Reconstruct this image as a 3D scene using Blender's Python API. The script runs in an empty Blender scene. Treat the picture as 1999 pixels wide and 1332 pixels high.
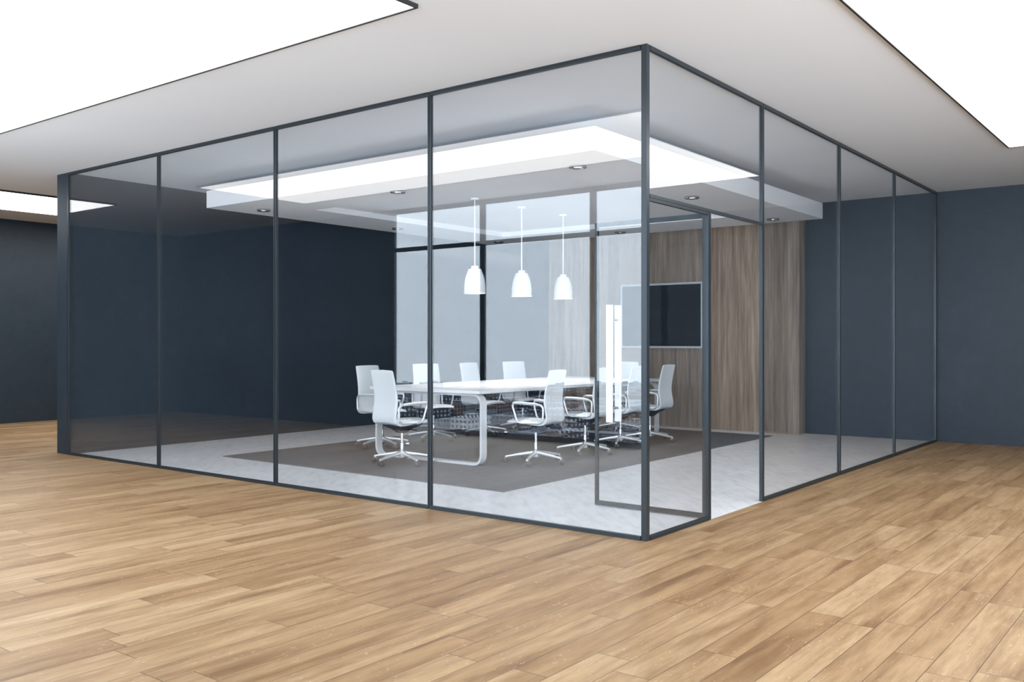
import bpy, bmesh, math, random
from mathutils import Vector, Matrix

S = bpy.context.scene
COL = S.collection
PI = math.pi

# ------------------------------------------------------------------ dimensions
ZC = 3.2326            # ceiling height
BX, BY = 7.58, 7.55    # inside of the glass room
WIN_X = -4.47          # plane of the outer windows
JOG_Y = 1.51

# ------------------------------------------------------------------ light levels
SKY, SKY_S, LOW_GLOW_S = 5.6, 1., 8.
DOWN_W, PEND_W = 14., 54.

# ------------------------------------------------------------------ materials
MATS = {}

def new_mat(name):
    m = bpy.data.materials.new(name)
    m.use_nodes = True
    nt = m.node_tree
    nt.nodes.clear()
    out = nt.nodes.new('ShaderNodeOutputMaterial')
    MATS[name] = m
    return m, nt, out

def N(nt, typ, **kw):
    n = nt.nodes.new(typ)
    for k, v in kw.items():
        setattr(n, k, v)
    return n

def math_node(nt, op, a, b=None, c=None):
    n = nt.nodes.new('ShaderNodeMath')
    n.operation = op
    for i, v in enumerate((a, b, c)):
        if v is None:
            continue
        if isinstance(v, (int, float)):
            n.inputs[i].default_value = v
        else:
            nt.links.new(v, n.inputs[i])
    return n.outputs[0]

def principled(nt, out, color=(.8, .8, .8), rough=.5, metal=0., spec=.5, coat=0.):
    b = nt.nodes.new('ShaderNodeBsdfPrincipled')
    if not hasattr(color, 'links'):
        b.inputs['Base Color'].default_value = (*color, 1)
    else:
        nt.links.new(color, b.inputs['Base Color'])
    b.inputs['Roughness'].default_value = rough
    b.inputs['Metallic'].default_value = metal
    b.inputs['Specular IOR Level'].default_value = spec
    b.inputs['Coat Weight'].default_value = coat
    nt.links.new(b.outputs[0], out.inputs[0])
    return b

def noise(nt, vec, scale, detail=3., rough=.5, dims='3D'):
    n = nt.nodes.new('ShaderNodeTexNoise')
    n.noise_dimensions = dims
    n.inputs['Scale'].default_value = scale
    n.inputs['Detail'].default_value = detail
    n.inputs['Roughness'].default_value = rough
    nt.links.new(vec, n.inputs['Vector'])
    return n.outputs['Fac']

def ramp(nt, fac, stops):
    r = nt.nodes.new('ShaderNodeValToRGB')
    e = r.color_ramp.elements
    while len(e) < len(stops):
        e.new(.5)
    for i, (p, c) in enumerate(stops):
        e[i].position = p
        e[i].color = (*c, 1)
    nt.links.new(fac, r.inputs[0])
    return r.outputs[0]

def mixc(nt, fac, a, b, blend='MIX'):
    m = nt.nodes.new('ShaderNodeMix')
    m.data_type = 'RGBA'
    m.blend_type = blend
    for sock, v in ((m.inputs[0], fac), (m.inputs[6], a), (m.inputs[7], b)):
        if isinstance(v, (int, float)):
            sock.default_value = v
        elif isinstance(v, tuple):
            sock.default_value = (*v, 1)
        else:
            nt.links.new(v, sock)
    return m.outputs[2]

def coords(nt):
    tc = nt.nodes.new('ShaderNodeTexCoord')
    sp = nt.nodes.new('ShaderNodeSeparateXYZ')
    nt.links.new(tc.outputs['Object'], sp.inputs[0])
    return tc.outputs['Object'], sp.outputs[0], sp.outputs[1], sp.outputs[2]

def comb(nt, x, y, z):
    c = nt.nodes.new('ShaderNodeCombineXYZ')
    for i, v in enumerate((x, y, z)):
        if isinstance(v, (int, float)):
            c.inputs[i].default_value = v
        else:
            nt.links.new(v, c.inputs[i])
    return c.outputs[0]

def wnoise(nt, vec):
    w = nt.nodes.new('ShaderNodeTexWhiteNoise')
    w.noise_dimensions = '3D'
    nt.links.new(vec, w.inputs['Vector'])
    return w.outputs['Value']

def bump(nt, height, bsdf, strength=.1, dist=.01):
    b = nt.nodes.new('ShaderNodeBump')
    b.inputs['Strength'].default_value = strength
    b.inputs['Distance'].default_value = dist
    nt.links.new(height, b.inputs['Height'])
    nt.links.new(b.outputs[0], bsdf.inputs['Normal'])

def simple(name, color, rough=.5, metal=0., spec=.5, coat=0.):
    m, nt, out = new_mat(name)
    v, x, y, z = coords(nt)
    f = noise(nt, v, 35., 2.)
    c = mixc(nt, f, tuple(k * .97 for k in color), tuple(min(1, k * 1.03) for k in color))
    principled(nt, out, c, rough, metal, spec, coat)
    return m

def make_wood_floor():
    m, nt, out = new_mat('oak_plank_floor')
    v, x, y, z = coords(nt)
    W, L = .1625, 1.22
    yr = math_node(nt, 'DIVIDE', math_node(nt, 'ADD', y, .09), W)
    row = math_node(nt, 'FLOOR', yr)
    fy = math_node(nt, 'FRACT', yr)
    off = wnoise(nt, comb(nt, row, 3.7, 1.3))
    u = math_node(nt, 'ADD', math_node(nt, 'DIVIDE', x, L), math_node(nt, 'MULTIPLY', off, 7.))
    col = math_node(nt, 'FLOOR', u)
    fu = math_node(nt, 'FRACT', u)
    pid = wnoise(nt, comb(nt, row, col, 5.1))
    pid2 = wnoise(nt, comb(nt, col, row, 9.4))
    base = ramp(nt, pid, [(0., (.315, .196, .098)), (.3, (.365, .236, .124)), (.7, (.402, .270, .148)), (1., (.437, .304, .174))])
    sh = math_node(nt, 'MULTIPLY', pid2, 37.)
    def streak(fx, fy, sc, det, ro):
        return noise(nt, comb(nt, math_node(nt, 'MULTIPLY', x, fx), math_node(nt, 'MULTIPLY', y, fy), sh), sc, det, ro)
    g1 = streak(1.0, 11., 1.5, 4., .6)          # soft long streaks
    g2 = streak(2.4, 85., 2.2, 3., .6)          # fine grain
    g3 = streak(.62, 5., 1.25, 5., .62)         # dark clouds along the board
    g4 = streak(3.6, 17., 1.6, 5., .66)          # mottling
    fl = streak(30., 80., 1., 2., .6)           # pale flecks
    fm = streak(3., 6., 1.2, 2., .5)
    d1 = ramp(nt, g1, [(.32, (.74, .68, .60)), (.52, (.98, .97, .96)), (.75, (1.10, 1.10, 1.09))])
    d2 = ramp(nt, g2, [(.3, (.90, .88, .85)), (.65, (1.04, 1.04, 1.04))])
    d3 = ramp(nt, g3, [(.30, (.56, .48, .40)), (.40, (.80, .75, .69)), (.52, (1., 1., 1.)), (.8, (1.10, 1.11, 1.12))])
    d5 = ramp(nt, g4, [(.3, (.88, .86, .83)), (.6, (1.04, 1.04, 1.04))])
    fk = math_node(nt, 'MULTIPLY', math_node(nt, 'GREATER_THAN', fl, .66), math_node(nt, 'GREATER_THAN', fm, .52))
    c = base
    for d in (d1, d2, d3, d5):
        c = mixc(nt, 1., c, d, 'MULTIPLY')
    c = mixc(nt, math_node(nt, 'MULTIPLY', fk, .42), c, (.62, .48, .34))
    def edge(f, w):
        a = math_node(nt, 'ABSOLUTE', math_node(nt, 'SUBTRACT', f, .5))
        return math_node(nt, 'GREATER_THAN', a, .5 - w)
    gap = math_node(nt, 'MAXIMUM', edge(fy, .0095), edge(fu, .0014))
    c = mixc(nt, math_node(nt, 'MULTIPLY', gap, .9), c, (.045, .03, .018))
    b = principled(nt, out, c, .42, 0., .45)
    rr = math_node(nt, 'ADD', .36, math_node(nt, 'MULTIPLY', g1, .14))
    nt.links.new(rr, b.inputs['Roughness'])
    bump(nt, g2, b, .05, .004)
    return m

def make_wood_panel():
    m, nt, out = new_mat('grey_brown_wood_panel')
    v, x, y, z = coords(nt)
    sx = math_node(nt, 'ADD', math_node(nt, 'MULTIPLY', y, 1.), math_node(nt, 'MULTIPLY', x, 1.))
    pid = wnoise(nt, comb(nt, math_node(nt, 'FLOOR', math_node(nt, 'DIVIDE', sx, .21)), 2., 4.))
    base = ramp(nt, pid, [(0., (.27, .205, .155)), (.5, (.32, .25, .195)), (1., (.375, .30, .24))])
    g1 = noise(nt, comb(nt, math_node(nt, 'MULTIPLY', sx, 9.), pid, math_node(nt, 'MULTIPLY', z, .5)), 1.7, 5., .62)
    g2 = noise(nt, comb(nt, math_node(nt, 'MULTIPLY', sx, 45.), pid, math_node(nt, 'MULTIPLY', z, 1.2)), 1.6, 4., .6)
    c = mixc(nt, 1., base, ramp(nt, g1, [(.27, (.52, .48, .46)), (.5, (.92, .91, .9)), (.72, (1.3, 1.3, 1.3))]), 'MULTIPLY')
    c = mixc(nt, 1., c, ramp(nt, g2, [(.3, (.78, .77, .77)), (.65, (1.1, 1.1, 1.1))]), 'MULTIPLY')
    b = principled(nt, out, c, .55, 0., .3)
    bump(nt, g2, b, .06, .003)
    return m

def make_concrete():
    m, nt, out = new_mat('pale_polished_concrete')
    v, x, y, z = coords(nt)
    a = noise(nt, comb(nt, math_node(nt, 'MULTIPLY', x, .9), math_node(nt, 'MULTIPLY', y, 2.2), 0.), 1.5, 6., .6)
    b2 = noise(nt, comb(nt, math_node(nt, 'ADD', x, y), math_node(nt, 'MULTIPLY', math_node(nt, 'SUBTRACT', y, x), 4.), 3.), 2.6, 5., .65)
    c = ramp(nt, a, [(.3, (.74, .77, .815)), (.55, (.82, .845, .88)), (.75, (.85, .875, .905))])
    c = mixc(nt, 1., c, ramp(nt, b2, [(.33, (.84, .845, .85)), (.52, (1., 1., 1.)), (.7, (1.05, 1.05, 1.05))]), 'MULTIPLY')
    principled(nt, out, c, .28, 0., .45)
    return m

def make_rug():
    m, nt, out = new_mat('grey_woven_rug')
    v, x, y, z = coords(nt)
    a = noise(nt, comb(nt, math_node(nt, 'MULTIPLY', x, 4.), math_node(nt, 'MULTIPLY', y, 30.), 0.), 2., 4., .6)
    f = noise(nt, v, 260., 2.)
    c = ramp(nt, a, [(.3, (.120, .127, .140)), (.7, (.165, .172, .186))])
    c = mixc(nt, 1., c, ramp(nt, f, [(.3, (.85, .85, .85)), (.7, (1.1, 1.1, 1.1))]), 'MULTIPLY')
    b = principled(nt, out, c, .9, 0., .15)
    bump(nt, f, b, .25, .004)
    return m

def make_navy_wall():
    m, nt, out = new_mat('navy_plaster_wall')
    v, x, y, z = coords(nt)
    a = noise(nt, v, 1.1, 6., .62)
    f = noise(nt, v, 9., 5., .65)
    c = ramp(nt, a, [(.3, (.021, .034, .049)), (.6, (.026, .041, .058)), (.75, (.032, .048, .066))])
    c = mixc(nt, 1., c, ramp(nt, f, [(.35, (.92, .92, .92)), (.65, (1.06, 1.06, 1.06))]), 'MULTIPLY')
    b = principled(nt, out, c, .48, 0., .4)
    bump(nt, f, b, .05, .01)
    return m

def make_ceiling():
    m, nt, out = new_mat('white_ceiling_paint')
    v, x, y, z = coords(nt)
    a = noise(nt, v, .6, 3.)
    c = ramp(nt, a, [(.3, (.72, .75, .79)), (.7, (.74, .77, .81))])
    principled(nt, out, c, .7, 0., .2)
    return m

def make_glass(name, tint, f0, edge=1.):
    # thin clear pane: light passes straight through, each face adds its own mirror share
    m, nt, out = new_mat(name)
    lw = N(nt, 'ShaderNodeLayerWeight')
    lw.inputs['Blend'].default_value = .5
    p = math_node(nt, 'POWER', lw.outputs['Facing'], 5.)
    fr = math_node(nt, 'ADD', f0, math_node(nt, 'MULTIPLY', p, edge * (1. - f0)))
    tr = N(nt, 'ShaderNodeBsdfTransparent')
    tr.inputs[0].default_value = (*tint, 1)
    gl = N(nt, 'ShaderNodeBsdfGlossy')
    gl.inputs['Roughness'].default_value = 0.
    gl.inputs['Color'].default_value = (1, 1, 1, 1)
    mx = N(nt, 'ShaderNodeMixShader')
    nt.links.new(fr, mx.inputs[0])
    nt.links.new(tr.outputs[0], mx.inputs[1])
    nt.links.new(gl.outputs[0], mx.inputs[2])
    nt.links.new(mx.outputs[0], out.inputs[0])
    return m

def make_emit(name, color, strength):
    m, nt, out = new_mat(name)
    e = N(nt, 'ShaderNodeEmission')
    e.inputs[0].default_value = (*color, 1)
    e.inputs[1].default_value = strength
    nt.links.new(e.outputs[0], out.inputs[0])
    return m

def make_facade(name, wall, win, sx, sz):
    m, nt, out = new_mat(name)
    v, x, y, z = coords(nt)
    h = math_node(nt, 'ADD', x, y)
    fh = math_node(nt, 'FRACT', math_node(nt, 'DIVIDE', h, sx))
    fz = math_node(nt, 'FRACT', math_node(nt, 'DIVIDE', z, sz))
    def band(f, lo, hi):
        return math_node(nt, 'MULTIPLY', math_node(nt, 'GREATER_THAN', f, lo), math_node(nt, 'LESS_THAN', f, hi))
    w = math_node(nt, 'MULTIPLY', band(fh, .28, .82), band(fz, .3, .82))
    n = noise(nt, v, .12, 4.)
    c = mixc(nt, w, wall, win)
    c = mixc(nt, 1., c, ramp(nt, n, [(.3, (.7, .7, .72)), (.7, (1.2, 1.2, 1.2))]), 'MULTIPLY')
    principled(nt, out, c, .7, 0., .2)
    return m

make_wood_floor(); make_wood_panel(); make_concrete(); make_rug(); make_navy_wall(); make_ceiling()
make_glass('clear_glass', (.974, .982, .988), .062, .78)
make_glass('door_glass', (.985, .99, .993), .002, .12)
make_glass('window_glass', (.985, .99, .99), .04)
simple('frame_metal', (.034, .044, .053), .30, .4, .5)
simple('window_frame_dark', (.022, .030, .040), .45, .2)
simple('black_trim', (.012, .012, .013), .5)
simple('white_soffit', (.77, .775, .79), .6, 0., .25)
simple('white_upholstery', (.82, .85, .865), .42, 0., .45)
simple('white_lacquer', (.88, .89, .90), .28, 0., .4)
simple('chrome', (.86, .87, .89), .2, 1.)
simple('ring_chrome', (.42, .44, .46), .12, 1.)
simple('polished_alloy', (.86, .87, .885), .3, .55)
simple('brushed_steel', (.72, .73, .74), .32, 1.)
simple('dark_steel', (.30, .31, .33), .4, .8)
simple('white_metal', (.86, .88, .90), .28, .25)
simple('white_shade', (.90, .91, .93), .35)
simple('dark_plastic', (.035, .04, .048), .5)
simple('caster_grey', (.065, .065, .07), .4, .3)
simple('tv_glass', (.007, .010, .016), .12, 0., .22)
simple('silver_bezel', (.66, .68, .70), .35, .4)
simple('handle_white', (.93, .94, .95), .3, .15)
make_emit('panel_light', (1., .99, .98), 4.2)
make_emit('panel_light_far', (1., .99, .98), 5.4)
make_emit('bulb_glow', (1., .98, .96), 1.2)
make_emit('downlight_lens', (1., .98, .95), 7.)
simple('city_ground_grey', (.03, .032, .036), .9)
simple('city_foliage', (.018, .026, .022), .9)
make_facade('city_pale', (.62, .63, .65), (.03, .035, .05), 3.6, 3.3)
make_facade('city_grey', (.26, .275, .30), (.02, .025, .035), 3.0, 3.2)
make_facade('city_brown', (.24, .175, .15), (.02, .02, .025), 3.8, 3.4)
make_facade('city_dark', (.035, .04, .05), (.45, .48, .52), 4.6, 3.4)
M = MATS

# ------------------------------------------------------------------ mesh tools
def box(bm, x0, x1, y0, y1, z0, z1):
    v = [bm.verts.new(p) for p in ((x0, y0, z0), (x1, y0, z0), (x1, y1, z0), (x0, y1, z0),
                                   (x0, y0, z1), (x1, y0, z1), (x1, y1, z1), (x0, y1, z1))]
    for f in ((3, 2, 1, 0), (4, 5, 6, 7), (0, 1, 5, 4), (1, 2, 6, 5), (2, 3, 7, 6), (3, 0, 4, 7)):
        bm.faces.new([v[i] for i in f])

def prism(bm, poly, z0, z1):
    a = [bm.verts.new((x, y, z0)) for x, y in poly]
    b = [bm.verts.new((x, y, z1)) for x, y in poly]
    n = len(poly)
    bm.faces.new(a[::-1]); bm.faces.new(b)
    for i in range(n):
        bm.faces.new((a[i], a[(i + 1) % n], b[(i + 1) % n], b[i]))

def rings(bm, rs, cap0=True, cap1=True, close=False):
    vs = [[bm.verts.new(p) for p in r] for r in rs]
    n = len(vs[0])
    m = len(vs)
    for k in range(m if close else m - 1):
        A, B = vs[k], vs[(k + 1) % m]
        for i in range(n):
            bm.faces.new((A[i], A[(i + 1) % n], B[(i + 1) % n], B[i]))
    if not close:
        if cap0: bm.faces.new(vs[0][::-1])
        if cap1: bm.faces.new(vs[-1])

def lathe(bm, prof, cx=0., cy=0., seg=24, cap0=True, cap1=True):
    rs = []
    for r, z in prof:
        rs.append([(cx + r * math.cos(2 * PI * i / seg), cy + r * math.sin(2 * PI * i / seg), z) for i in range(seg)])
    rings(bm, rs, cap0, cap1)

def tube(bm, pts, rad, seg=10, close=False, flat=1.):
    P = [Vector(p) for p in pts]
    n = len(P)
    rs = []
    up0 = None
    for i in range(n):
        if close:
            t = (P[(i + 1) % n] - P[i - 1]).normalized()
        else:
            t = (P[min(i + 1, n - 1)] - P[max(i - 1, 0)]).normalized()
        if up0 is None:
            ref = Vector((1, 0, 0)) if abs(t.x) < .8 else Vector((0, 0, 1))
            up0 = (ref - t * ref.dot(t)).normalized()
        else:
            up0 = (up0 - t * up0.dot(t)).normalized()
        s = t.cross(up0)
        r = rad(i / max(1, n - 1)) if callable(rad) else rad
        rs.append([P[i] + up0 * (r * flat * math.cos(2 * PI * k / seg)) + s * (r * math.sin(2 * PI * k / seg)) for k in range(seg)])
    rings(bm, rs, close=close)

def fillet(poly, r, seg=5, close=True):
    """round the corners of a 3-D polyline"""
    P = [Vector(p) for p in poly]
    n = len(P)
    out = []
    for i in range(n):
        if not close and i in (0, n - 1):
            out.append(P[i]); continue
        a, b, c = P[i - 1], P[i], P[(i + 1) % n]
        d1, d2 = (a - b), (c - b)
        rr = min(r, d1.length * .45, d2.length * .45)
        p, q = b + d1.normalized() * rr, b + d2.normalized() * rr
        for k in range(seg + 1):
            t = k / seg
            out.append(p * (1 - t) ** 2 + b * (2 * t * (1 - t)) + q * t * t)
    return out

def obj(name, bm, mat, parent=None, smooth=False, bevel=0., kind=None, bseg=2):
    bmesh.ops.recalc_face_normals(bm, faces=bm.faces)
    me = bpy.data.meshes.new(name)
    bm.to_mesh(me); bm.free()
    me.materials.append(M[mat])
    o = bpy.data.objects.new(name, me)
    COL.objects.link(o)
    if smooth:
        for p in me.polygons: p.use_smooth = True
        try:
            me.set_sharp_from_angle(angle=math.radians(42))
        except Exception:
            pass
    if bevel:
        b = o.modifiers.new('bevel', 'BEVEL')
        b.width = bevel; b.segments = bseg; b.limit_method = 'ANGLE'; b.angle_limit = math.radians(40)
    if parent is not None: o.parent = parent
    if kind: o['kind'] = kind
    return o

def B():
    return bmesh.new()

def box_obj(name, mat, parent, x0, x1, y0, y1, z0, z1, bevel=0., kind=None):
    bm = B(); box(bm, x0, x1, y0, y1, z0, z1)
    return obj(name, bm, mat, parent, bevel=bevel, kind=kind)

def empty(name, loc=(0, 0, 0), rz=0.):
    e = bpy.data.objects.new(name, None)
    e.empty_display_size = .1
    e.location = loc; e.rotation_euler = (0, 0, rz)
    COL.objects.link(e)
    return e

def tag(o, label, cat, group=None, kind=None):
    o['label'] = label; o['category'] = cat
    if group: o['group'] = group
    if kind: o['kind'] = kind
    return o

def struct(name, mat, *a, bevel=0.):
    return box_obj(name, mat, None, *a, bevel=bevel, kind='structure')

# ------------------------------------------------------------------ room shell
# wooden floor of the hall: everything round the glass room
bm = B()
X0, X1, Y0, Y1 = -7.8, 7.9, -6.6, 12.5
box(bm, X0, 0., Y0, JOG_Y, -.2, 0.); box(bm, WIN_X - .12, 0., JOG_Y, Y1, -.2, 0.)
box(bm, 0., X1, Y0, 0., -.2, 0.)
box(bm, 0., X1, BY, Y1, -.2, 0.)
obj('floor', bm, 'oak_plank_floor', kind='structure')
bm = B(); box(bm, 0., X1, 0., BY, -.2, 0.)
obj('floor_meeting', bm, 'pale_polished_concrete', kind='structure')
bm = B()
prism(bm, [(X0, Y0), (X1, Y0), (X1, Y1), (WIN_X - .12, Y1), (WIN_X - .12, JOG_Y), (X0, JOG_Y)], ZC, ZC + .25)
obj('ceiling', bm, 'white_ceiling_paint', kind='structure')
struct('wall_east', 'navy_plaster_wall', BX, BX + .25, Y0, Y1, 0, ZC)
struct('wall_north', 'navy_plaster_wall', WIN_X - .1, BX, 12.30, 12.5, 0, ZC)
struct('wall_west', 'navy_plaster_wall', WIN_X - .2, WIN_X, 6.93, 12.30, 0, ZC)
struct('wall_partition', 'navy_plaster_wall', .0, BX, BY, 7.785, 0, ZC)
struct('wall_south', 'navy_plaster_wall', 2.2, BX, Y0, Y0 + .2, 0, ZC)
struct('wall_corner', 'navy_plaster_wall', X0 + .2, WIN_X, JOG_Y - .2, JOG_Y, 0, ZC)

# outer windows: full height bays, each with its frame and pane
PORTALS = []
def window_bay(n, x, y, length, rz, e0=.042, e1=.042):
    """bay centred at x, y; local +Y runs along the wall, local -X looks out"""
    w = empty('window_%d' % n, (x, y, 0), rz)
    w['kind'] = 'structure'
    bm = B()
    d0, d1 = -.025, .012
    lo, hi = -length / 2, length / 2
    box(bm, d0, d1, lo, lo + e0, 0, ZC)
    box(bm, d0, d1, hi - e1, hi, 0, ZC)
    for z0, z1 in ((0, .07), (.595, .648), (2.612, 2.672), (3.17, ZC)):
        box(bm, d0, d1, lo + e0, hi - e1, z0, z1)
    obj('window_frame', bm, 'window_frame_dark', w)
    box_obj('pane', 'window_glass', w, -.012, -.004, lo + e0, hi - e1, .07, 3.17)
    PORTALS.append((x - .04 * math.cos(rz), y - .04 * math.sin(rz), length, rz))

edges = [6.93, 5.088, 3.30, JOG_Y]
for i in range(3):
    ya, yb = edges[i + 1], edges[i]
    window_bay(i + 1, WIN_X, (ya + yb) / 2, yb - ya, 0., .042, .16 if i == 0 else .042)
for i in range(4):  # unseen alcove windows, added to bring more light onto ceiling and floor
    L = (JOG_Y - .2 - Y0) / 4
    window_bay(4 + i, X0 + .1, Y0 + L * (i + .5), L, 0.)
for i in range(5):  # unseen south windows, likewise added to brighten the hall
    L = (2.2 - X0 - .15) / 5
    window_bay(8 + i, X0 + .15 + L * (i + .5), Y0 + .1, L, PI / 2)

# ------------------------------------------------------------------ glazed walls of the meeting room
FD = .028              # depth of the slim glazing profiles
GA, GB = .010, .018    # glass position inside the profiles
RT, RB = .029, .026    # top and bottom rail heights

def mullion_y(parent, yb, w=.034):
    """slim upright in the front glazing (plane X = 0), shallow groove on the outer face; yb = far edge"""
    y = yb - w / 2; h = w / 2; g = .004
    poly = [(0, y - h), (.0, y - g), (.006, y - g), (.006, y + g), (0, y + g), (0, y + h), (FD, y + h), (FD, y - h)]
    bm = B(); prism(bm, poly, 0., ZC)
    return obj('mullion', bm, 'frame_metal', parent)

def mullion_x(parent, xb, w=.036):
    x = xb - w / 2; h = w / 2; g = .004
    poly = [(x - h, 0), (x - g, 0), (x - g, .006), (x + g, .006), (x + g, 0), (x + h, 0), (x + h, FD), (x - h, FD)]
    bm = B(); prism(bm, poly, 0., ZC)
    return obj('mullion', bm, 'frame_metal', parent)

wf = empty('wall_front_glazed', (0, 0, 0)); wf['kind'] = 'structure'
fy = [1.933, 3.821, 5.707]
for y in fy:
    mullion_y(wf, y)
box_obj('mullion', 'frame_metal', wf, 0, FD, BY - .022, BY, 0, ZC)
lo = [.046] + fy
hi = [y - .034 for y in fy] + [BY - .022]
for a, b in zip(lo, hi):
    bm = B()
    box(bm, .0, FD, a, b, ZC - RT, ZC); box(bm, -.004, .0, a, b, ZC - .010, ZC)
    obj('top_rail', bm, 'frame_metal', wf)
    bm = B()
    box(bm, .0, FD, a, b, 0., RB); box(bm, -.006, .0, a, b, 0., .010)
    obj('bottom_rail', bm, 'frame_metal', wf)
    box_obj('pane', 'clear_glass', wf, GA, GB, a, b, RB, ZC - RT)

wr = empty('wall_right_glazed', (0, 0, 0)); wr['kind'] = 'structure'
xs = [1.925, 3.812, 5.695]
HZ = 2.262
for x in xs:
    mullion_x(wr, x)
box_obj('mullion', 'frame_metal', wr, BX - .055, BX, 0, FD, 0, ZC)
hi = [x - .036 for x in xs[1:]] + [BX - .055]
for a, b in zip(xs, hi):
    box_obj('top_rail', 'frame_metal', wr, a, b, 0, FD, ZC - RT, ZC)
    bm = B(); box(bm, a, b, 0, FD, 0, RB); box(bm, a, b, -.006, 0., 0, .010)
    obj('bottom_rail', bm, 'frame_metal', wr)
    box_obj('pane', 'clear_glass', wr, a, b, GA, GB, RB, ZC - RT)
# door bay: fixed side light, jamb, header and the light above
XJ = xs[0] - .036
box_obj('top_rail', 'frame_metal', wr, .046, XJ, 0, FD, ZC - RT, ZC)
box_obj('header', 'frame_metal', wr, .046, XJ, 0, FD, HZ - .022, HZ)
box_obj('pane', 'clear_glass', wr, .046, XJ, GA, GB, HZ, ZC - RT)
bm = B()
prism(bm, [(.903, 0), (.919, 0), (.919, .007), (.925, .007), (.925, 0), (.946, 0), (.946, FD + .004), (.903, FD + .004)], 0., HZ - .022)
obj('door_jamb', bm, 'frame_metal', wr)
box_obj('side_rail', 'frame_metal', wr, .046, .903, .003, FD, HZ - .044, HZ - .022)
bm = B(); box(bm, .046, .903, 0, FD, 0, RB); box(bm, .046, .903, -.006, 0., 0, .010)
obj('bottom_rail', bm, 'frame_metal', wr)
box_obj('pane', 'clear_glass', wr, .046, .903, GA, GB, RB, HZ - .044)

# corner post with stepped profile
bm = B()
prism(bm, [(0, 0), (.038, 0), (.038, .010), (.046, .010), (.046, .046), (.010, .046), (.010, .038), (0, .038)], 0, ZC)
o = obj('trim_1', bm, 'frame_metal', kind='structure')

# glass door, swung open into the room
d = empty('door_1', (.936, .034, 0)); d['kind'] = 'structure'
LD, TD, SW = .955, .012, .026
ZT = HZ - .026
box_obj('stile', 'frame_metal', d, -TD, TD, 0, SW, .006, ZT)
box_obj('stile', 'frame_metal', d, -TD, TD, LD - SW, LD, .006, ZT)
box_obj('rail', 'frame_metal', d, -TD, TD, SW, LD - SW, .006, .040)
box_obj('rail', 'frame_metal', d, -TD, TD, SW, LD - SW, ZT - .034, ZT)
box_obj('pane', 'door_glass', d, -.005, .005, SW, LD - SW, .04, ZT - .034)
for s in (-1, 1):
    yb = .82 - .034
    h = box_obj('handle', 'handle_white', d, s * .063 - .011, s * .063 + .011, yb - .027, yb + .027, .668, 1.583, bevel=.003)
    for z in (.775, 1.465):
        bm = B()
        a, b = sorted((s * .0055, s * .052))
        tube(bm, [(a, yb, z), (b, yb, z)], .009, 12)
        obj('standoff', bm, 'dark_steel', h, smooth=True)

# wood clad feature wall
struct('wall_clad', 'grey_brown_wood_panel', 7.343, BX, 1.733, 6.0, 0, ZC)

# ------------------------------------------------------------------ ceiling light panels
def light_panel(x0, x1, y0, y1, label, mat='panel_light'):
    t = empty('ceiling_light', ((x0 + x1) / 2, (y0 + y1) / 2, ZC))
    tag(t, label, 'ceiling light', 'large flush light panels')
    hx, hy = (x1 - x0) / 2, (y1 - y0) / 2
    w = .014; dz = -.024
    bm = B()
    box(bm, -hx, hx, -hy, -hy + w, dz, 0); box(bm, -hx, hx, hy - w, hy, dz, 0)
    box(bm, -hx, -hx + w, -hy + w, hy - w, dz, 0); box(bm, hx - w, hx, -hy + w, hy - w, dz, 0)
    obj('frame', bm, 'black_trim', t)
    box_obj('diffuser', mat, t, -hx + w, hx - w, -hy + w, hy - w, -.018, -.006)

light_panel(-3.13, -1.414, .69, 7.19, 'huge white light panel in the ceiling left of the glass room')
light_panel(-1.52, 4.968, -3.0, -1.26, 'huge white light panel in the ceiling right of the glass room')
light_panel(-1.593, 4.9, 9.37, 11.12, 'narrow looking light panel far left, in front of the far navy wall', 'panel_light_far')
light_panel(-1.52, 2.6, -6.0, -4.1, 'added white light panel by the south wall, out of view, brightening the hall')  # extra panel, added out of view to light the hall
light_panel(-7.0, -5.0, -6.0, -1.0, 'added white light panel over the window corner, out of view, brightening the hall')  # another unseen panel, added as extra light around the camera

# ------------------------------------------------------------------ floating ceiling with downlights
sx, sy = 3.79, 3.79
soff = empty('suspended_ceiling', (sx, sy, 2.86))
tag(soff, 'white square dropped ceiling hung over the meeting table', 'dropped ceiling')
HO, HI, TZ = 2.685, 1.80, .198
bm = B()
def sq(h, z): return [bm.verts.new((a * h, b * h, z)) for a, b in ((-1, -1), (1, -1), (1, 1), (-1, 1))]
o0, o1, i0, i1 = sq(HO, 0), sq(HO, TZ), sq(HI, 0), sq(HI, .065)
for k in range(4):
    j = (k + 1) % 4
    bm.faces.new((o0[k], o0[j], o1[j], o1[k]))
    bm.faces.new((o0[j], o0[k], i0[k], i0[j]))
    bm.faces.new((i0[k], i0[j], i1[j], i1[k]))
bm.faces.new(i1); bm.faces.new(o1)
obj('panel', bm, 'white_soffit', soff)
for a in (-1, 1):
    for b in (-1, 1):
        bm = B(); tube(bm, [(a * 2.0, b * 2.0, TZ), (a * 2.0, b * 2.0, ZC - 2.86)], .008, 8)
        obj('hanger_rod', bm, 'brushed_steel', soff, smooth=True)

def lamp(name, parent, loc, typ, watts, cone, radius):
    L = bpy.data.lights.new(name, typ)
    L.energy = watts; L.color = (.97, .985, 1.); L.shadow_soft_size = radius
    if typ == 'SPOT':
        L.spot_size = cone; L.spot_blend = .6
    o = bpy.data.objects.new(name, L); COL.objects.link(o)
    o.parent = parent; o.location = loc
    return o

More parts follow.
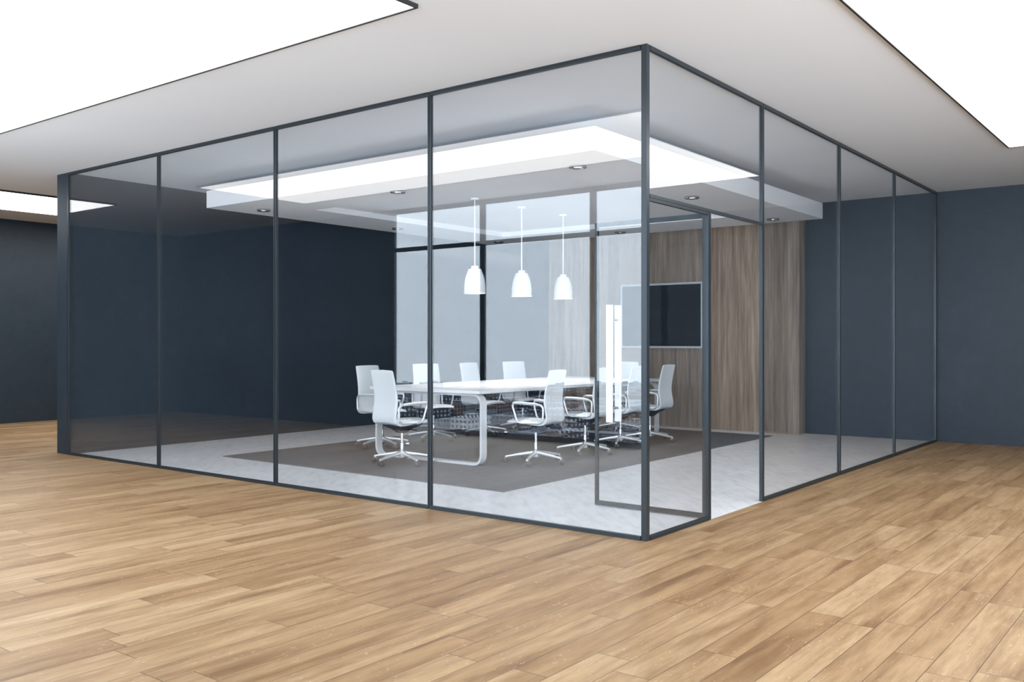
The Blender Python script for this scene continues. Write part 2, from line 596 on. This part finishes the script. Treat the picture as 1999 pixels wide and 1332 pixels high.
def make_downlight():
    t = empty('downlight')
    bm = B()
    lathe(bm, [(.040, .0), (.040, -.006), (.060, -.019), (.074, -.020), (.080, -.014), (.080, 0.)], seg=36, cap0=False, cap1=False)
    obj('trim_ring', bm, 'ring_chrome', t, smooth=True)
    bm = B()
    lathe(bm, [(.0398, -.001), (.038, -.007), (.024, -.010), (.010, -.011)], seg=28)
    obj('lens', bm, 'downlight_lens', t, smooth=True)
    lamp('spot_beam', t, (0, 0, -.03), 'SPOT', DOWN_W, 2.3, .035)
    return t

def copy_tree(o, parent=None):
    c = o.copy(); COL.objects.link(c)
    if parent is not None: c.parent = parent
    for ch in list(o.children): copy_tree(ch, c)
    return c

DL = [(1.60, 1.60, 'round chrome downlight at the near corner of the dropped ceiling'),
      (1.60, 3.84, 'round chrome downlight midway along the left side of the dropped ceiling'),
      (1.60, 6.06, 'round chrome downlight at the far left corner of the dropped ceiling'),
      (3.82, 1.60, 'round chrome downlight directly above the open glass door'),
      (6.07, 1.60, 'round chrome downlight nearest the dropped ceiling tip on the right'),
      (3.85, 6.07, 'round chrome downlight on the back left side, beside the window reflection edge'),
      (6.07, 6.06, 'round chrome downlight in the back corner, beyond the middle pendant lamp'),
      (6.10, 3.87, 'round chrome downlight above the wall screen')]
p0 = make_downlight()
for i, (x, y, lab) in enumerate(DL):
    t = p0 if i == 0 else copy_tree(p0)
    t.location = (x, y, 2.86)
    tag(t, lab, 'downlight', 'downlights in the dropped ceiling')

# ------------------------------------------------------------------ pendants
def make_pendant():
    t = empty('pendant_lamp')     # origin at the recessed ceiling, z = 2.925
    bm = B(); lathe(bm, [(.004, -.022), (.046, -.020), (.050, -.014), (.050, 0.)], seg=24)
    obj('canopy', bm, 'white_shade', t, smooth=True)
    bm = B(); tube(bm, [(0, 0, -.022), (0, 0, -.772)], .0075, 10)
    obj('rod', bm, 'white_shade', t, smooth=True)
    bm = B(); lathe(bm, [(.012, -.768), (.040, -.770), (.043, -.775), (.043, -.800), (.050, -.806)], seg=28)
    obj('cap', bm, 'white_shade', t, smooth=True)
    bm = B()
    pr = [(.050, -.800), (.0715, -.804), (.0837, -.836), (.0995, -.876), (.108, -.905), (.1137, -.935), (.120, -.995), (.1210, -1.082)]
    inner = [(r - .004, z) for r, z in pr[::-1]]
    inner[-1] = (.050, -.808)
    lathe(bm, pr + inner, seg=40, cap0=False, cap1=False)
    obj('shade', bm, 'white_shade', t, smooth=True)
    bm = B()
    lathe(bm, [(.014, -.806), (.016, -.85), (.030, -.90), (.036, -.93), (.030, -.962), (.014, -.975)], seg=20)
    obj('bulb', bm, 'bulb_glow', t, smooth=True)
    lamp('bulb_light', t, (0, 0, -1.0), 'SPOT', PEND_W, 1.9, .03)
    return t

PD = [(2.79, 3.795, 'white bell pendant lamp nearest the glass front, leftmost of the three'),
      (3.66, 3.785, 'white bell pendant lamp hanging in the middle of the three'),
      (4.53, 3.775, 'white bell pendant lamp in front of the wood wall, rightmost of the three')]
p0 = make_pendant()
for i, (x, y, lab) in enumerate(PD):
    t = p0 if i == 0 else copy_tree(p0)
    t.location = (x, y, 2.925)
    tag(t, lab, 'pendant lamp', 'pendant lamps over the table')

# ------------------------------------------------------------------ rug, screen, table
r = box_obj('rug', 'grey_woven_rug', None, .968, 6.912, 1.945, 5.97, 0., .009, bevel=.003)
tag(r, 'large plain grey rug on the concrete floor under the meeting table', 'rug')

tv = empty('wall_screen', (7.343, 3.878, 1.69))
tag(tv, 'black flat screen with thin silver frame on the wood wall', 'television')
hy, hz = .704, .495
box_obj('housing', 'dark_plastic', tv, -.035, 0., -hy + .01, hy - .01, -hz + .01, hz - .01)
bm = B(); w = .030
box(bm, -.05, -.012, -hy, hy, hz - w, hz); box(bm, -.05, -.012, -hy, hy, -hz, -hz + w)
box(bm, -.05, -.012, -hy, -hy + w, -hz + w, hz - w); box(bm, -.05, -.012, hy - w, hy, -hz + w, hz - w)
obj('bezel', bm, 'silver_bezel', tv)
box_obj('display', 'tv_glass', tv, -.043, -.034, -hy + w, hy - w, -hz + w, hz - w)

tx, ty = 3.95, 3.88
tb = empty('meeting_table', (tx, ty, .009))
tag(tb, 'long white meeting table on rounded loop legs, chairs all around', 'table')
bm = B(); box(bm, -1.95, 1.95, -.80, .80, .747, .781)
obj('tabletop', bm, 'white_lacquer', tb, bevel=.006)
def loop_leg(x):
    hw, zt, zb, w, th = .768, .733, .013, .042, .013
    P = fillet([(0, -hw, zb), (0, hw, zb), (0, hw, zt), (0, -hw, zt)], .11, 8)
    rs = []
    n = len(P)
    for i in range(n):
        t = (P[(i + 1) % n] - P[i - 1]).normalized()
        nrm = Vector((0, -t.z, t.y))
        p = P[i] + Vector((x, 0, 0))
        rs.append([p + Vector((a * w, 0, 0)) + nrm * (b * th) for a, b in ((-1, -1), (1, -1), (1, 1), (-1, 1))])
    bm = B(); rings(bm, rs, close=True)
    return bm
for x in (-1.838, 1.838):
    obj('loop_leg', loop_leg(x), 'white_metal', tb, smooth=True)
for y in (-.45, .45):
    box_obj('support_beam', 'white_metal', tb, -1.838 + .042, 1.838 - .042, y - .03, y + .03, .715, .747)

# ------------------------------------------------------------------ office chairs
def shell(prof, cap0, cap1):
    """prof: (y, z, width, thickness) along the centre line -> padded strip"""
    P = [Vector((0, p[0], p[1])) for p in prof]
    rs = []
    n = len(P); K = 20
    for i in range(n):
        t = (P[min(i + 1, n - 1)] - P[max(i - 1, 0)]).normalized()
        nrm = Vector((0, -t.z, t.y))
        w, th = prof[i][2], prof[i][3]
        ring = []
        for k in range(K):
            a = 2 * PI * k / K
            ca, sa = math.cos(a), math.sin(a)
            px = math.copysign(abs(ca) ** .35, ca) * w / 2
            pn = math.copysign(abs(sa) ** .6, sa) * th / 2
            dish = -.018 * (1 - (2 * px / w) ** 2) if w else 0
            ring.append(P[i] + Vector((px, 0, 0)) + nrm * (pn + dish))
        rs.append(ring)
    bm = B(); rings(bm, rs, cap0, cap1)
    return bm

def make_chair():
    t = empty('office_chair')
    seat = [(.245, .425, .36, .012), (.238, .432, .39, .026), (.21, .438, .405, .036), (.12, .440, .41, .038), (0., .432, .41, .038),
            (-.10, .422, .405, .038), (-.165, .420, .40, .038), (-.200, .428, .398, .037), (-.222, .446, .396, .037)]
    back = [(-.222, .446, .396, .037), (-.234, .470, .394, .037), (-.236, .505, .392, .037), (-.229, .55, .39, .036), (-.219, .60, .388, .036),
            (-.213, .65, .386, .035), (-.214, .70, .384, .034), (-.221, .76, .382, .033), (-.232, .82, .379, .032), (-.245, .88, .375, .031),
            (-.257, .93, .372, .029), (-.2665, .968, .370, .028), (-.270, .981, .366, .022), (-.2715, .986, .358, .010)]
    obj('seat', shell(seat, True, True), 'white_upholstery', t, smooth=True)
    obj('backrest', shell(back, True, True), 'white_upholstery', t, smooth=True)
    for s in (-1, 1):
        x = s * .212
        loop = fillet([(x, -.205, .440), (x, -.212, .628), (x + s * .012, .165, .642), (x, .10, .432)], .055, 6)
        bm = B(); tube(bm, loop, .0112, 10, close=True)
        a = obj('armrest', bm, 'polished_alloy', t, smooth=True)
        bm = B()
        tube(bm, [(x + s * .002, -.15, .634), (x + s * .004, -.10, .639), (x + s * .008, .03, .645), (x + s * .011, .12, .645), (x + s * .012, .145, .641)],
             lambda q: .0118 + .0030 * math.sin(PI * q), 10, flat=1.35)
        obj('arm_pad', bm, 'white_upholstery', a, smooth=True)
    bm = B()
    rs = []
    for z, hx, y0, y1 in ((.418, .15, -.16, .17), (.400, .14, -.15, .15), (.368, .07, -.10, .09), (.340, .045, -.07, .06), (.322, .038, -.05, .045)):
        rs.append([(-hx, y0, z), (hx, y0, z), (hx, y1, z), (-hx, y1, z)])
    rings(bm, rs)
    mech = obj('tilt_mechanism', bm, 'dark_plastic', t, bevel=.006)
    bm = B(); tube(bm, [(.05, .02, .37), (.15, .03, .362), (.205, .03, .358)], .006, 8)
    obj('lever', bm, 'dark_plastic', mech, smooth=True)
    bm = B()
    lathe(bm, [(.017, .064), (.0205, .070), (.0205, .212), (.0185, .216), (.0155, .218), (.0155, .33)], seg=20)
    obj('gas_column', bm, 'chrome', t, smooth=True)
    bm = B()
    lathe(bm, [(.022, .058), (.034, .064), (.036, .120), (.028, .129)], seg=20)
    base = obj('star_base', bm, 'polished_alloy', t, smooth=True)
    for k in range(5):
        a = 2 * PI * k / 5
        ca, sa = math.cos(a), math.sin(a)
        bm = B()
        rs = []
        for q in range(7):
            f = q / 6
            r = .028 + .297 * f
            z = .108 - .043 * f + .003 * math.sin(PI * f)
            hw = .0205 - .008 * f
            hh = .021 - .0105 * f
            ring = []
            for j in range(10):
                b = 2 * PI * j / 10
                u = hw * math.copysign(abs(math.cos(b)) ** .7, math.cos(b)); v = hh * math.copysign(abs(math.sin(b)) ** .7, math.sin(b))
                ring.append((r * ca - u * sa, r * sa + u * ca, z + v))
            rs.append(ring)
        rings(bm, rs)
        obj('base_arm', bm, 'polished_alloy', base, smooth=True)
        # twin wheel caster under the arm tip
        cx, cy = .315 * ca, .315 * sa
        da = a + 1.1 + .7 * math.sin(3.1 * k + 1)
        dx, dy = math.cos(da), math.sin(da)
        ox, oy = cx + dx * .014, cy + dy * .014
        bm = B()
        for s in (-1, 1):
            c0 = Vector((ox - dy * s * .006, oy + dx * s * .006, .026))
            c1 = Vector((ox - dy * s * .021, oy + dx * s * .021, .026))
            rr = []
            for c, r in ((c0, .022), (c0.lerp(c1, .15), .0255), (c0.lerp(c1, .8), .0255), (c1, .021)):
                rr.append([c + Vector((dx * math.cos(2 * PI * j / 16) * r, dy * math.cos(2 * PI * j / 16) * r, math.sin(2 * PI * j / 16) * r)) for j in range(16)])
            rings(bm, rr)
        wheel = obj('caster', bm, 'caster_grey', base, smooth=True)
        bm = B()
        tube(bm, [(cx, cy, .064), (cx, cy, .044)], .0075, 10)
        rr = []
        for j in range(7):
            b = PI * (-.05 + .62 * j / 6)
            c = Vector((ox, oy, .026)); rad = .0285
            p = c + Vector((-dx * math.cos(b) * rad, -dy * math.cos(b) * rad, math.sin(b) * rad))
            q = c + Vector((-dx * math.cos(b) * (rad + .004), -dy * math.cos(b) * (rad + .004), math.sin(b) * (rad + .004)))
            sd = Vector((-dy, dx, 0)) * .020
            rr.append([p - sd, p + sd, q + sd, q - sd])
        rings(bm, rr)
        obj('caster_hood', bm, 'chrome', base, smooth=True)
    return t

CH = [  # x, y, facing direction (degrees from +Y, counter clockwise), label
    (1.755, 3.93, -97, 'white high-back office chair at the near head of the table, back to the front glass'),
    (2.66, 2.84, 6, 'white swivel chair on the near long side, beside the right front table leg'),
    (3.69, 2.89, 3, 'white swivel chair on the near long side, seen partly behind the door edge'),
    (4.59, 2.96, 0, 'white swivel chair on the near long side, seen just right of the white door handle'),
    (5.29, 2.94, 4, 'white swivel chair seen right of the corner post, below the wall screen'),
    (2.70, 5.20, 178, 'white swivel chair across the table at far left, half behind the head chair'),
    (3.68, 5.25, 155, 'white swivel chair across the table, seen behind the glass mullion nearest the corner post'),
    (4.62, 5.18, 180, 'white swivel chair across the table, below the leftmost pendant lamp'),
    (5.50, 5.16, 158, 'white swivel chair across the table, below the middle pendant lamp'),
    (6.22, 3.98, 90, 'white swivel chair at the far head of the table, seen behind the door handle'),
]
c0 = make_chair()
BASES = [36, 56, 56, 58, 56, 40, 52, 30, 48, 62]    # how each star base is turned in the room
for i, ((x, y, a, lab), bw) in enumerate(zip(CH, BASES)):
    t = c0 if i == 0 else copy_tree(c0)
    t.location = (x, y, .0095)
    t.rotation_euler = (0, 0, math.radians(a))
    for ch in t.children:
        if ch.name.startswith('star_base'):
            ch.rotation_euler = (0, 0, math.radians(bw - a))
    tag(t, lab, 'office chair', 'white office chairs around the table')

# ------------------------------------------------------------------ the town outside, seen in the glass
rnd = random.Random(11)
ZG = -76.
bm = B(); prism(bm, [(-60, 60)] + [(-1290 * math.cos(math.radians(a)), 1290 * math.sin(math.radians(a))) for a in range(8, 76, 4)], ZG - 1, ZG)
tag(obj('city_ground', bm, 'city_ground_grey'), 'dark ground of the town far below the windows', 'ground', kind='structure')
bms = {k: B() for k in ('city_pale', 'city_grey', 'city_brown', 'city_dark')}
bt = B()
for i in range(760):
    dist = 440 + 820 * rnd.random() ** .95
    ang = math.radians(rnd.uniform(16, 60))
    x, y = WIN_X - dist * math.cos(ang), 2 + dist * math.sin(ang)
    w, dp = rnd.uniform(12, 30), rnd.uniform(10, 24)
    h = rnd.choice((8, 11, 14, 17, 22, 28)) * rnd.uniform(.85, 1.15)
    h = min(h, 74 - .042 * dist)
    k = rnd.choice(('city_pale', 'city_grey', 'city_grey', 'city_brown', 'city_dark', 'city_dark'))
    box(bms[k], x - w / 2, x + w / 2, y - dp / 2, y + dp / 2, ZG, ZG + h)
    box(bms[k], x - w / 5, x + w / 8, y - dp / 5, y + dp / 6, ZG + h, ZG + h + 1.8)
    if i % 2:
        ax, ay, r = x + rnd.uniform(-26, 26), y + rnd.uniform(-26, 26), rnd.uniform(3, 6)
        lathe(bt, [(r * .5, ZG), (r, ZG + r * .7), (r * .8, ZG + r * 1.3), (r * .2, ZG + r * 1.7)], ax, ay, 7)
town = B()
parts = list(bms.items()) + [('city_foliage', bt)]
for i, (k, b) in enumerate(parts):
    bmesh.ops.recalc_face_normals(b, faces=b.faces)
    for fc in b.faces: fc.material_index = i
    me = bpy.data.meshes.new('tmp'); b.to_mesh(me); b.free()
    town.from_mesh(me); bpy.data.meshes.remove(me)
o = obj('city_buildings', town, parts[0][0])
for k, b in parts[1:]: o.data.materials.append(M[k])
tag(o, 'hazy town of blocks and trees outside, seen mirrored in the front glass', 'buildings', kind='stuff')

# ------------------------------------------------------------------ sky and daylight
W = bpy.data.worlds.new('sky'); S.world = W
W.use_nodes = True
nt = W.node_tree; nt.nodes.clear()
out = N(nt, 'ShaderNodeOutputWorld')
bg = N(nt, 'ShaderNodeBackground')
tc = N(nt, 'ShaderNodeTexCoord'); sp = N(nt, 'ShaderNodeSeparateXYZ')
nt.links.new(tc.outputs['Generated'], sp.inputs[0])
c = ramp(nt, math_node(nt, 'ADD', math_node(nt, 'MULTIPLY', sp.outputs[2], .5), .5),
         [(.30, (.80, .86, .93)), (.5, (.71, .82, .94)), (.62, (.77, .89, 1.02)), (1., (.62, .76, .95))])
nt.links.new(c, bg.inputs[0])
# added glow to the south, strongest below the horizon, to brighten the ceiling
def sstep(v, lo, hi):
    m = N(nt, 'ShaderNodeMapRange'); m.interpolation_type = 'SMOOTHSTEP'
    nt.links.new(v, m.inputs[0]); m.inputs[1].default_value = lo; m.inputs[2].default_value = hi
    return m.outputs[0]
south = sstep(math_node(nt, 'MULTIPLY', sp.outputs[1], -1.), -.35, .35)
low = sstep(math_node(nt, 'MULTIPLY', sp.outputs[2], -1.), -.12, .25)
boost = math_node(nt, 'MULTIPLY', south, math_node(nt, 'ADD', SKY_S, math_node(nt, 'MULTIPLY', low, LOW_GLOW_S)))
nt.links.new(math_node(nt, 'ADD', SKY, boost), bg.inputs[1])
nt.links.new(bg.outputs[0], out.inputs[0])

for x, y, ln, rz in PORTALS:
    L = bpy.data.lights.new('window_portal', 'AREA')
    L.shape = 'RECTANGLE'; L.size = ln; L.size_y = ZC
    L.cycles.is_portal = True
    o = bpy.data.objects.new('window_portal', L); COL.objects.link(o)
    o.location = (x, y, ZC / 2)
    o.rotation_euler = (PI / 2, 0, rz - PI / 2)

# ------------------------------------------------------------------ camera
f, yaw, y0, cx = 1808.44, .658048, 666.38, 999.5
cam = bpy.data.cameras.new('camera')
cam.sensor_fit = 'HORIZONTAL'; cam.sensor_width = 36.
cam.lens = f * 36. / 1999.
cam.shift_x = 0.
cam.shift_y = (y0 - 666.) / 1999.
cam.clip_start = .05; cam.clip_end = 8000
co = bpy.data.objects.new('camera', cam); COL.objects.link(co)
co.location = (-5.28646, -2.98266, 1.3)
fw = Vector((.7911875, .6115736, 0))
co.rotation_euler = fw.to_track_quat('-Z', 'Y').to_euler()
S.camera = co

# ------------------------------------------------------------------ colour and light paths
S.view_settings.view_transform = 'Standard'
S.view_settings.look = 'None'
S.view_settings.exposure = 0.
S.view_settings.gamma = 1.
S.view_settings.use_curve_mapping = False
cy = S.cycles
cy.max_bounces = 10; cy.diffuse_bounces = 6; cy.glossy_bounces = 5
cy.transmission_bounces = 6; cy.transparent_max_bounces = 24
cy.use_denoising = True
cy.caustics_reflective = False; cy.caustics_refractive = False
cy.sample_clamp_indirect = 6.
